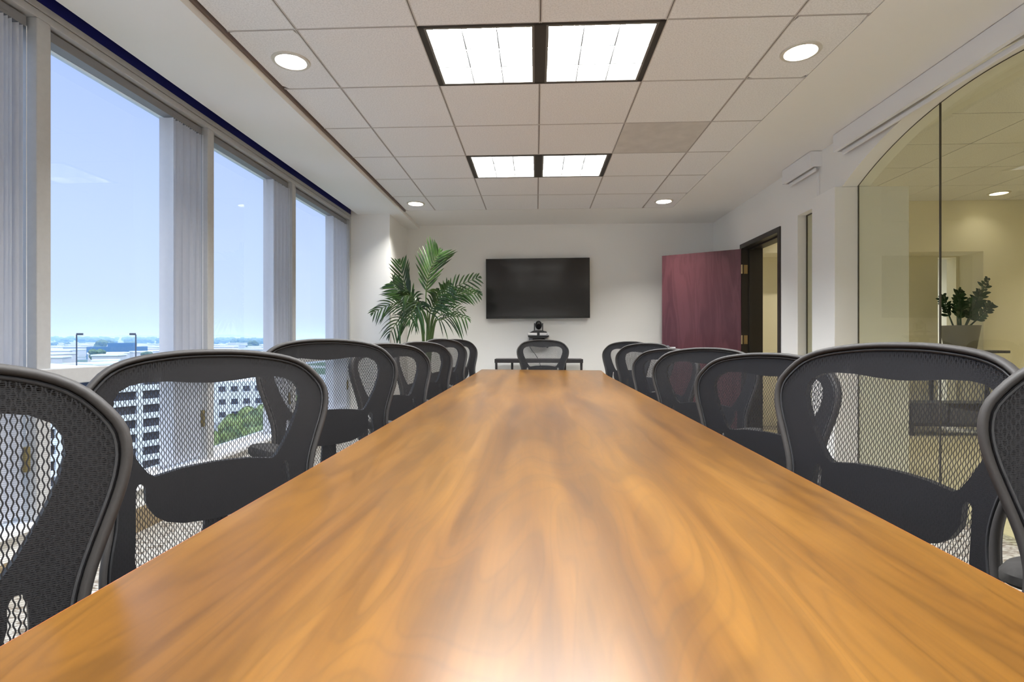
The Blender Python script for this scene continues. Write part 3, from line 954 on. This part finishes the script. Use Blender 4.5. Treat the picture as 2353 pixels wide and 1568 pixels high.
p = MB(); p.prism([(-.12, 0), (.115, 0), (.10, .016), (.07, .022), (.055, .03), (-.055, .03), (-.08, .02)], -.06, .06, 'y'); p.build('camera_base', M['camblack'], cm, bevel=.003)
p = MB()
for s in (-1, 1): p.prism([(-.035, .03), (.035, .03), (.028, .115), (.0, .128), (-.028, .115)], s*.053 - .007, s*.053 + .007, 'x')
p.build('yoke', M['camblack'], cm, bevel=.003)
p = MB(); p.sphere((0, 0, .10), (.045, .055, .058), 20, 14); hd = p.build('camera_head', M['camblack'], cm, smooth=60)
p = MB(); p.cyl((0, -.045, .092), (0, -.062, .088), .026, 20); p.build('lens', M['lens'], hd, smooth=40)
cb = MB(); cb.tube([(-.085, 6.93, 1.10), (-.087, 6.96, 1.04), (-.082, 6.98, .98), (-.05, 7.0, .93), (-.01, 7.02, .88), (.04, 7.03, .80), (.065, 7.04, .70), (.07, 7.04, .4), (.07, 7.04, .01)], .0035, 6)
tag(cb.build('cable', M['black'], smooth=60), 'thin black cable hanging from the camera shelf down the back wall', 'cable')

cs = empty('console_table', (.032, 6.80, 0))
tag(cs, 'narrow dark console table against the back wall behind the head chair', 'table')
p = MB(); p.box((-.555, -.16, .785), (.555, .16, .833)); p.build('top', M['console'], cs, bevel=.003)
for (x, y) in ((-.535, -.13), (-.345, .12), (.345, .12), (.535, -.13)):
    p = MB(); p.tube([(x, y, .785), (x, y, .60), (x, y, 0)], [.016, .013, .011], 8); p.build('leg', M['console'], cs, smooth=40)

# ------------------------------------------------------------------ palm in the corner
def frond(path, llen, side_up=.5, nl=15, droop=.3, wid=.011, start=.25):
    """path: list of (x, y, z) rachis points; returns an MB with stem and leaflets"""
    mb = MB()
    P = [Vector(p) for p in path]
    # resample with Catmull-Rom
    def cr(t):
        n = len(P) - 1; i = min(int(t*n), n - 1); u = t*n - i
        p0, p1, p2, p3 = P[max(i-1, 0)], P[i], P[i+1], P[min(i+2, n)]
        return .5*((2*p1) + (-p0+p2)*u + (2*p0-5*p1+4*p2-p3)*u*u + (-p0+3*p1-3*p2+p3)*u**3)
    pts = [cr(i/24) for i in range(25)]
    mb.tube(pts, [.010*(1 - i/26) + .0015 for i in range(25)], 6, 1)
    for i in range(nl):
        t = start + (1 - start)*i/(nl - 1)
        p = cr(min(t, .999)); d = (cr(min(t + .03, 1)) - cr(max(t - .03, 0))).normalized()
        view = Vector((0, -1, 0))
        sidev = d.cross(view)
        if sidev.length < .2: sidev = d.cross(Vector((1, 0, 0)))
        sidev.normalize()
        w = llen*(math.sin(PI*min(1, (i + 2.5)/(nl + 2)))**.7)*random.uniform(.85, 1.08)
        for s in (-1, 1):
            dirv = (sidev*s*(1 - side_up*.45) + d*(.35 + side_up*.75) + view*random.uniform(-.25, .35)).normalized()
            if t > .97: dirv = (d + sidev*s*.25).normalized()
            wd = wid*random.uniform(.85, 1.2)
            nrm = dirv.cross(view); nrm = nrm.normalized() if nrm.length > .1 else sidev
            vs, fs = [], []
            K = 5
            for k in range(K + 1):
                u = k/K
                c = p + dirv*(w*u) + Vector((0, 0, -1))*(droop*w*u*u) 
                ww = wd*(math.sin(PI*min(.999, u*.82 + .14)))**.8*(1 if k < K else 0.05)
                fold = view*(-.35*ww)
                vs += [c - nrm*ww + fold, c, c + nrm*ww + fold]
            for k in range(K):
                a = k*3
                fs += [(a, a+1, a+4, a+3), (a+1, a+2, a+5, a+4)]
            mb.add(vs, fs, 0)
    return mb
YP = 6.05
F_, YAW_, CZ_ = 1215.48, .04554, 1.06
def world(u, v, y):      # where the photo direction (u, v) meets the plane at depth y: used once, here, to lay the palm out in metres
    a = (u - 1176.5)/F_; b = (784 - v)/F_; c, s = math.cos(YAW_), math.sin(YAW_)
    rx, ry = a*c - s, a*s + c; t = y/ry
    return (rx*t, y, CZ_ + b*t)
def zp(x, y): return 700 + x/3.733, 440 + y/3.733
pl = empty('potted_palm', (-1.285, YP, 0))
tag(pl, 'tall green kentia palm standing in the far left corner by the column', 'plant')
def F(pts, dys, **k):
    path = [Vector((-1.285 + random.uniform(-.04, .04), YP + random.uniform(-.03, .03), .42))]
    for (q, dy) in zip(pts, dys):
        path.append(Vector(world(*zp(*q), YP + dy)))
    path = [p - Vector((-1.285, YP, 0)) for p in path]
    frond(path, **k).build('frond', [M['palm'], M['palmstem']], pl, smooth=50)
F([(1060,1180),(1040,900),(1075,680),(1150,530)], [0,.05,.08,.1], llen=.36, side_up=.75, nl=14, droop=.05, start=.55, wid=0.0125)
F([(1010,1150),(930,960),(860,800),(815,610)], [0,.0,-.05,-.1], llen=.27, side_up=.9, nl=12, droop=.0, start=.5, wid=0.0109)
F([(1010,1130),(900,1020),(760,965),(590,1040)], [0,.0,-.02,-.08], llen=.22, side_up=.7, nl=14, droop=.45, start=.45, wid=0.0078)
F([(1085,1150),(1160,960),(1280,830),(1490,740)], [0,.05,.1,.12], llen=.25, side_up=.6, nl=15, droop=.25, start=.45, wid=0.0101)
F([(1090,1150),(1190,980),(1320,880),(1500,880)], [0,-.05,-.1,-.12], llen=.21, side_up=.7, nl=14, droop=.3, start=.45, wid=0.0094)
F([(1110,1170),(1180,1100),(1270,1070),(1395,1090)], [0,-.08,-.15,-.2], llen=.22, side_up=.5, nl=11, droop=.7, start=.4, wid=0.0078)
F([(1010,1160),(930,1080),(820,1090),(730,1220)], [0,-.08,-.14,-.2], llen=.24, side_up=.4, nl=12, droop=.8, start=.4, wid=0.0078)
F([(1020,1150),(970,1000),(920,900),(850,900)], [0,-.14,-.25,-.36], llen=.26, side_up=.5, nl=12, droop=.6, start=.45, wid=0.0109)
F([(1050,1150),(1000,1000),(970,950),(900,1100)], [0,-.14,-.28,-.42], llen=.26, side_up=.4, nl=12, droop=.8, start=.45, wid=0.0109)
F([(1080,1160),(1130,980),(1180,880),(1245,800)], [0,-.1,-.2,-.28], llen=.27, side_up=.6, nl=12, droop=.5, start=.45, wid=0.0109)
F([(1100,1170),(1170,1060),(1250,1020),(1360,1015)], [0,.05,.1,.14], llen=.16, side_up=.7, nl=8, droop=.3, start=.5, wid=0.0062)
F([(1000,1150),(900,960),(820,860),(755,790)], [0,.04,.06,.08], llen=.28, side_up=.7, nl=14, droop=.2, start=.45, wid=0.0109)
F([(1065,1160),(1080,1030),(1130,940),(1140,850)], [0,-.12,-.2,-.25], llen=.27, side_up=.5, nl=11, droop=.5, start=.45, wid=0.0109)
p = MB(); p.lathe([(.001, 0), (.13, 0), (.145, .02), (.175, .40), (.182, .42), (.168, .42), (.16, .38), (.001, .38)], n=32); p.build('planter', M['black'], pl, smooth=40)
p = MB()
for k in range(7):
    a = 2*PI*k/7; p.tube([(.05*math.cos(a), .05*math.sin(a), .38), (.035*math.cos(a), .035*math.sin(a), .62), (.05*math.cos(a)+.0, .03*math.sin(a), .95)], [.014, .011, .008], 7)
p.build('stems', M['palmstem'], pl, smooth=60)

# ------------------------------------------------------------------ hall furniture
ht = empty('hall_console', (4.98, 6.22, 0))
tag(ht, 'dark hall console under the grey planter, seen through the arched glass', 'table')
p = MB(); p.box((-.42, -.15, .925), (.24, .15, .955)); p.build('top', M['console'], ht, bevel=.003)
p = MB(); p.box((-.86, -.15, .11), (.75, .15, .37)); p.build('low_cabinet', M['console'], ht, bevel=.004)
for (x, y) in ((-.40, .13), (.22, .13)):
    p = MB(); p.box((x - .015, y - .015, .37), (x + .015, y + .015, .925)); p.build('post', M['console'], ht)
for (x, y) in ((-.8, -.12), (-.8, .12), (.7, -.12), (.7, .12)):
    p = MB(); p.box((x - .02, y - .02, 0), (x + .02, y + .02, .11)); p.build('leg', M['console'], ht)
zz = empty('potted_zz_plant', (4.80, 6.22, .955))
tag(zz, 'dark green plant in a tapered grey pot on the hall console behind the glass', 'plant')
p = MB(); p.lathe([(.001, 0), (.13, 0), (.145, .02), (.183, .27), (.186, .28), (.172, .28), (.165, .25), (.001, .25)], n=36); p.build('pot', M['pot'], zz, smooth=40)
p = MB(); p.lathe([(.001, .262), (.168, .255)], n=24); p.build('soil', M['soil'], zz)
def zstem(pts, n=11, L=.085):
    mb = MB(); P = [Vector(q) for q in pts]
    def cr(t):
        k = len(P) - 1; i = min(int(t*k), k-1); u = t*k - i
        return P[i].lerp(P[i+1], u)
    mb.tube([cr(i/12) for i in range(13)], [.010*(1 - i/15) for i in range(13)], 6)
    for i in range(n):
        t = .28 + .72*i/(n-1); p = cr(min(t, .999)); d = (cr(min(1, t+.05)) - cr(max(0, t-.05))).normalized()
        sv = d.cross(Vector((.2, -1, .1))).normalized()
        for s in (-1, 1):
            dv = (sv*s*.95 + d*.5 + Vector((0, -.5, 0))*random.uniform(-1, 1)).normalized()
            nn = dv.cross(Vector((0, -1, 0)));  nn = nn.normalized() if nn.length > .1 else sv
            l = L*random.uniform(.8, 1.1)*(1 - .35*t*(t > .85))
            vs, fs = [], []; K = 5
            for k in range(K+1):
                u = k/K; ww = .017*math.sin(PI*min(.985, max(.03, u)))**.7; c = p + dv*l*u
                vs += [c - nn*ww, c + Vector((0, .004, 0)), c + nn*ww]
            for k in range(K):
                a = k*3; fs += [(a, a+1, a+4, a+3), (a+1, a+2, a+5, a+4)]
            mb.add(vs, fs)
    return mb
for q in ([(.05,0,.25),(.14,-.02,.45),(.23,-.02,.66),(.28,-.02,.80)], [(-.02,0,.25),(-.03,0,.45),(-.02,.02,.60),(.02,.02,.68)], [(.02,-.03,.25),(.09,-.06,.42),(.13,-.08,.58),(.15,-.08,.66)],
          [(-.05,.02,.25),(-.10,.04,.42),(-.13,.05,.55),(-.15,.05,.62)], [(.06,.03,.25),(.16,.05,.38),(.24,.06,.5),(.27,.06,.56)], [(0,-.06,.25),(.02,-.1,.38),(.02,-.13,.50),(.0,-.14,.56)], [(.04,-.05,.25),(.12,-.1,.36),(.19,-.13,.46),(.22,-.14,.52)], [(-.03,-.05,.25),(-.07,-.1,.38),(-.08,-.12,.48),(-.09,-.12,.55)], [(.03,.04,.25),(.06,.08,.42),(.07,.1,.58),(.09,.1,.64)]):
    zstem(q).build('stem', M['zz'], zz, smooth=60)

# ------------------------------------------------------------------ outside: city, seen through the windows
GZ = -24.0
def at(u, v, d):
    a = (u - 1176.5)/F_; b = (784 - v)/F_; c, s = math.cos(YAW_), math.sin(YAW_)
    return Vector(((a*c - s)*d, (a*s + c)*d, CZ_ + b*d))
def terr(r):      # the land climbs away from the tower towards the hills
    if r < 150: return GZ
    if r < 185: return GZ + 12*(r - 150)/35
    return min(-12 + 10*(r - 185)/1000, 6)
m = MB(); RR = [14, 60, 150, 160, 172, 185, 260, 350, 500, 700, 1000, 1400, 2000, 3000, 4500]; NA = 48
for r in RR:
    for k in range(NA + 1):
        th = math.radians(70 + 130*k/NA); m.v.append((r*math.cos(th) if r > 20 else -14, r*math.sin(th), terr(r)))
for i in range(len(RR) - 1):
    for k in range(NA):
        a = i*(NA + 1) + k; m.f.append((a, a + 1, a + NA + 2, a + NA + 1)); m.m.append(0)
struct(m.build('ground', M['ground'], smooth=80))
m = MB()
ridge = []
for i in range(61):
    th = math.radians(95 + i*1.7)
    R = 3600 + 300*math.sin(i*.7)
    h = 26 + 9*math.sin(i*.45) + 6*math.sin(i*1.3 + 1)
    ridge.append((R*math.cos(th), R*math.sin(th), h))
vs = []
for (x, y, h) in ridge:
    k0 = .80
    vs += [(x*k0, y*k0, GZ), (x*.93, y*.93, GZ + (h - GZ)*.72), (x, y, h), (x*1.1, y*1.1, GZ)]
fs = []
for i in range(60):
    for k in range(3): fs.append((i*4+k, i*4+4+k, i*4+5+k, i*4+1+k))
m.add(vs, fs); struct(m.build('hills', M['hill'], smooth=60))

# parking garage: local x along the facade, y into the building
PG = at(400, 851, 103)
ga = math.radians(90 - 28)            # facade direction in the plan
pg = empty('parking_garage', (PG.x, PG.y, 0), ga)
tag(pg, 'white concrete parking garage with dark open decks, outside the windows', 'building')
RZ = -4.5; LEN = 150; DEP = 70; fh = 2.62; nf = 8
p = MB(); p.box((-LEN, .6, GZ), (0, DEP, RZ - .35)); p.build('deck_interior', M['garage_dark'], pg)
p = MB(); p.box((-LEN, .0, RZ - .35), (0, DEP, RZ)); p.build('roof_deck', M['deck'], pg)
for k in range(nf):
    zt = RZ - k*fh
    p = MB(); p.box((-LEN, -.15, zt - 1.05), (0, .25, zt)); p.build('spandrel', M['concrete'], pg)
for k in range(26):
    x = -k*6.0
    p = MB(); p.box((x - .45, -.2, GZ), (x + .45, .62, RZ)); p.build('column', M['concrete'], pg)
p = MB(); p.box((-.4, 0, GZ), (0.1, DEP, RZ)); p.build('end_wall', M['concrete'], pg)
# lamp posts on its roof
for (u, lb, sd) in ((176, 'left of two dark lamp posts on the garage roof outside', 1), (312, 'right of two dark lamp posts on the garage roof outside', -1)):
    q = at(u, 840, 120)
    lp = empty('lamp_post', (q.x, q.y, RZ)); tag(lp, lb, 'lamp post', 'lamp posts on the garage roof')
    hh = at(u, 769, 120).z - RZ
    p = MB(); p.cyl((0, 0, 0), (0, 0, hh), .13, 8); p.build('pole', M['lamp_pole'], lp)
    p = MB(); dd = Vector((1, .6, 0)).normalized()*sd
    Mr = Matrix.Rotation(math.atan2(dd.y, dd.x), 4, 'Z')
    p.box((0, -.35, hh - .15), (1.15, .35, hh + .3), 0, Mr); p.build('lamp_head', M['lamp_pole'], lp)
# dark blue building
q = at(271, 800, 330)
bb = empty('dark_blue_building', (q.x, q.y, GZ), math.radians(39)); tag(bb, 'long dark blue flat-roofed building in the distance between the lamp posts', 'building')
p = MB(); p.box((-15, -8, 0), (15, 8, at(271, 797, 330).z - GZ)); p.build('hall_block', M['bluebox'], bb)
p = MB(); p.box((-5, -6, at(271, 797, 330).z - GZ), (9.5, 6, at(271, 788.5, 330).z - GZ)); p.build('upper_block', M['bluebox'], bb)
# low white roofs
taken = [(PG.x - 35, PG.y - 60, 75), (bb.location.x, bb.location.y, 20)]
def free(x, y, r):
    if any((x - a)**2 + (y - b)**2 < (r + c)**2 for a, b, c in taken): return False
    # keep clear of the garage rectangle
    lx = (x - PG.x)*math.cos(ga) + (y - PG.y)*math.sin(ga); ly = -(x - PG.x)*math.sin(ga) + (y - PG.y)*math.cos(ga)
    if -LEN - r < lx < r + 1 and -r - 1 < ly < DEP + r + 1: return False
    taken.append((x, y, r)); return True
for i in range(420):
    d = random.uniform(190, 620); u = random.uniform(100, 625)
    q = at(u, 784, d); zb = terr(math.hypot(q.x, q.y)); hb = random.uniform(3.5, 6.5)
    sx, sy = random.uniform(4, 12), random.uniform(4, 8)
    if not free(q.x, q.y, math.hypot(sx, sy) + .5): continue
    top = GZ + hb
    b_ = MB(); b_.box((-sx, -sy, 0), (sx, sy, top - GZ - .6), 1); b_.box((-sx - .3, -sy - .3, top - GZ - .6), (sx + .3, sy + .3, top - GZ))
    o = b_.build('low_building', [M['roof'], M['bwall']]); o.location = (q.x, q.y, zb); o.rotation_euler = (0, 0, random.uniform(0, 1.5))
    tag(o, 'small pale flat-roofed building in the hazy distance outside the windows', 'building', 'distant low buildings outside the windows')
# white mid-rise seen through the lower panes of the second window
q = at(575, 880, 150)
mr = empty('white_office_block', (q.x, q.y, GZ), math.radians(25)); tag(mr, 'white office block with rows of small windows beyond the street trees', 'building')
hh = at(575, 872, 150).z - GZ
p = MB(); p.box((-11, -8, 0), (11, 8, hh)); p.build('wall', M['concrete'], mr)
for f in range(3):
    for k in range(7):
        p = MB(); p.box((-9.8 + k*2.9, -8.06, hh - 2.6 - f*3.4), (-8.2 + k*2.9, -7.9, hh - 1.2 - f*3.4)); p.build('window', M['winblue'], mr)
# trees
def tree_mesh(name, mat, seed):
    rnd = random.Random(seed)
    mb = MB()
    mb.cyl((0, 0, 0), (0, 0, .5), .04, 6, 1)
    for k in range(14):
        a = rnd.uniform(0, 6.28); r = rnd.uniform(0, .38); z = .62 + rnd.uniform(-.22, .22)
        s = rnd.uniform(.16, .27)
        b0 = len(mb.v); mb.sphere((r*math.cos(a), r*math.sin(a), z), (s, s, s*.8), 9, 7, 0)
        for i in range(b0, len(mb.v)):
            v_ = Vector(mb.v[i]); j = 1 + rnd.uniform(-.10, .10)
            c_ = Vector((r*math.cos(a), r*math.sin(a), z)); mb.v[i] = tuple(c_ + (v_ - c_)*j)
    return mb.mesh(name, [mat, M['bark']])
tms = [tree_mesh('tree', M['tree'], k) for k in range(3)]
ntree = 0
for i in range(900):
    d = random.uniform(240, 1250) if i % 3 else random.uniform(600, 1250); u = random.uniform(100, 640)
    q = at(u, 784, d); zb = terr(math.hypot(q.x, q.y)); hgt = random.uniform(6, 11); wd = hgt*random.uniform(.8, 1.5)
    if ntree > 270 or not free(q.x, q.y, wd*.62): continue
    ntree += 1
    o = bpy.data.objects.new('tree', tms[i % 3]); COL.objects.link(o)
    o.location = (q.x, q.y, zb); o.scale = (wd, wd, hgt); o.rotation_euler = (0, 0, random.uniform(0, 6))
    tag(o, 'dark tree in the hazy skyline below the horizon outside the windows', 'tree', 'distant trees on the skyline')
nt_ = [tree_mesh('tree', M['treelight'], 11), tree_mesh('tree', M['treelight'], 12)]
for i, (u, vt, d, wd, lb) in enumerate(((560, 948, 78, 9.5, 'bright green street tree seen through the second chair back'), (618, 925, 88, 9, 'green street tree behind the brightest tree, right of it, below the window'),
                                        (505, 985, 70, 7, 'small green street tree next to the garage end, below the window'), (700, 905, 120, 12, 'green street tree farther along the road below the third window'))):
    q = at(u, 784, d); top = at(u, vt, d).z
    o = bpy.data.objects.new('tree', nt_[i % 2]); COL.objects.link(o); o.location = (q.x, q.y, GZ); o.scale = (wd, wd, top - GZ)
    tag(o, lb, 'tree', 'street trees below the windows')

# sea haze over the city, well outside the window wall
hz = bpy.data.materials.new('sea_haze'); hz.use_nodes = True
hz.node_tree.nodes.remove(hz.node_tree.nodes['Principled BSDF'])
vsn = hz.node_tree.nodes.new('ShaderNodeVolumeScatter'); vsn.inputs['Color'].default_value = (.32, .60, 1.0, 1); vsn.inputs['Density'].default_value = .0019
hz.node_tree.links.new(vsn.outputs[0], hz.node_tree.nodes['Material Output'].inputs['Volume'])
m = MB(); m.box((-1700, -300, GZ - .5), (-150, 2600, 18))
ho = m.build('haze', hz); tag(ho, 'pale blue sea haze lying over the distant city', 'haze', kind='stuff')

# ------------------------------------------------------------------ daylight
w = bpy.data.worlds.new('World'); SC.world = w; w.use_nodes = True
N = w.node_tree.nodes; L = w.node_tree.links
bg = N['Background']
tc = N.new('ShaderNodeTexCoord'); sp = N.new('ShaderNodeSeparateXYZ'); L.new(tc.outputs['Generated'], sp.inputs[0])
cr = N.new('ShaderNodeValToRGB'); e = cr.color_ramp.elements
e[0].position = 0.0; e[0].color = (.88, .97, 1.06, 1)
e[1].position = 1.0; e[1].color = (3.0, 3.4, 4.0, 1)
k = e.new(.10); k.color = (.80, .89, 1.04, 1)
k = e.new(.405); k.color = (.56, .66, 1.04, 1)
k = e.new(.47); k.color = (3.0, 3.4, 4.0, 1)  # sky brightened above the visible band to light the room and table
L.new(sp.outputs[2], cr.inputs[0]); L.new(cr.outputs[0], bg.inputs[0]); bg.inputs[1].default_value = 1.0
sun = bpy.data.lights.new('sun', 'SUN'); sun.energy = 1.6; sun.angle = .01; sun.color = (1, .96, .88)
so = bpy.data.objects.new('sun', sun); COL.objects.link(so)
so.rotation_euler = Vector((-.55, .25, -.8)).to_track_quat('-Z', 'Y').to_euler()

# ------------------------------------------------------------------ camera and view
cam = bpy.data.cameras.new('camera'); cam.sensor_width = 36; cam.lens = 1215.48/2353*36; cam.clip_end = 20000; cam.clip_start = .02
co = bpy.data.objects.new('camera', cam); COL.objects.link(co)
co.location = (0, 0, 1.06); co.rotation_euler = (PI/2, 0, .04554)
SC.camera = co
vs_ = SC.view_settings
vs_.view_transform = 'Standard'; vs_.look = 'None'; vs_.gamma = 1; vs_.exposure = 0.15; vs_.use_curve_mapping = False
cy = SC.cycles
cy.max_bounces = 10; cy.diffuse_bounces = 5; cy.glossy_bounces = 4; cy.transmission_bounces = 4; cy.transparent_max_bounces = 32
cy.caustics_reflective = False; cy.caustics_refractive = False
cy.sample_clamp_indirect = 6
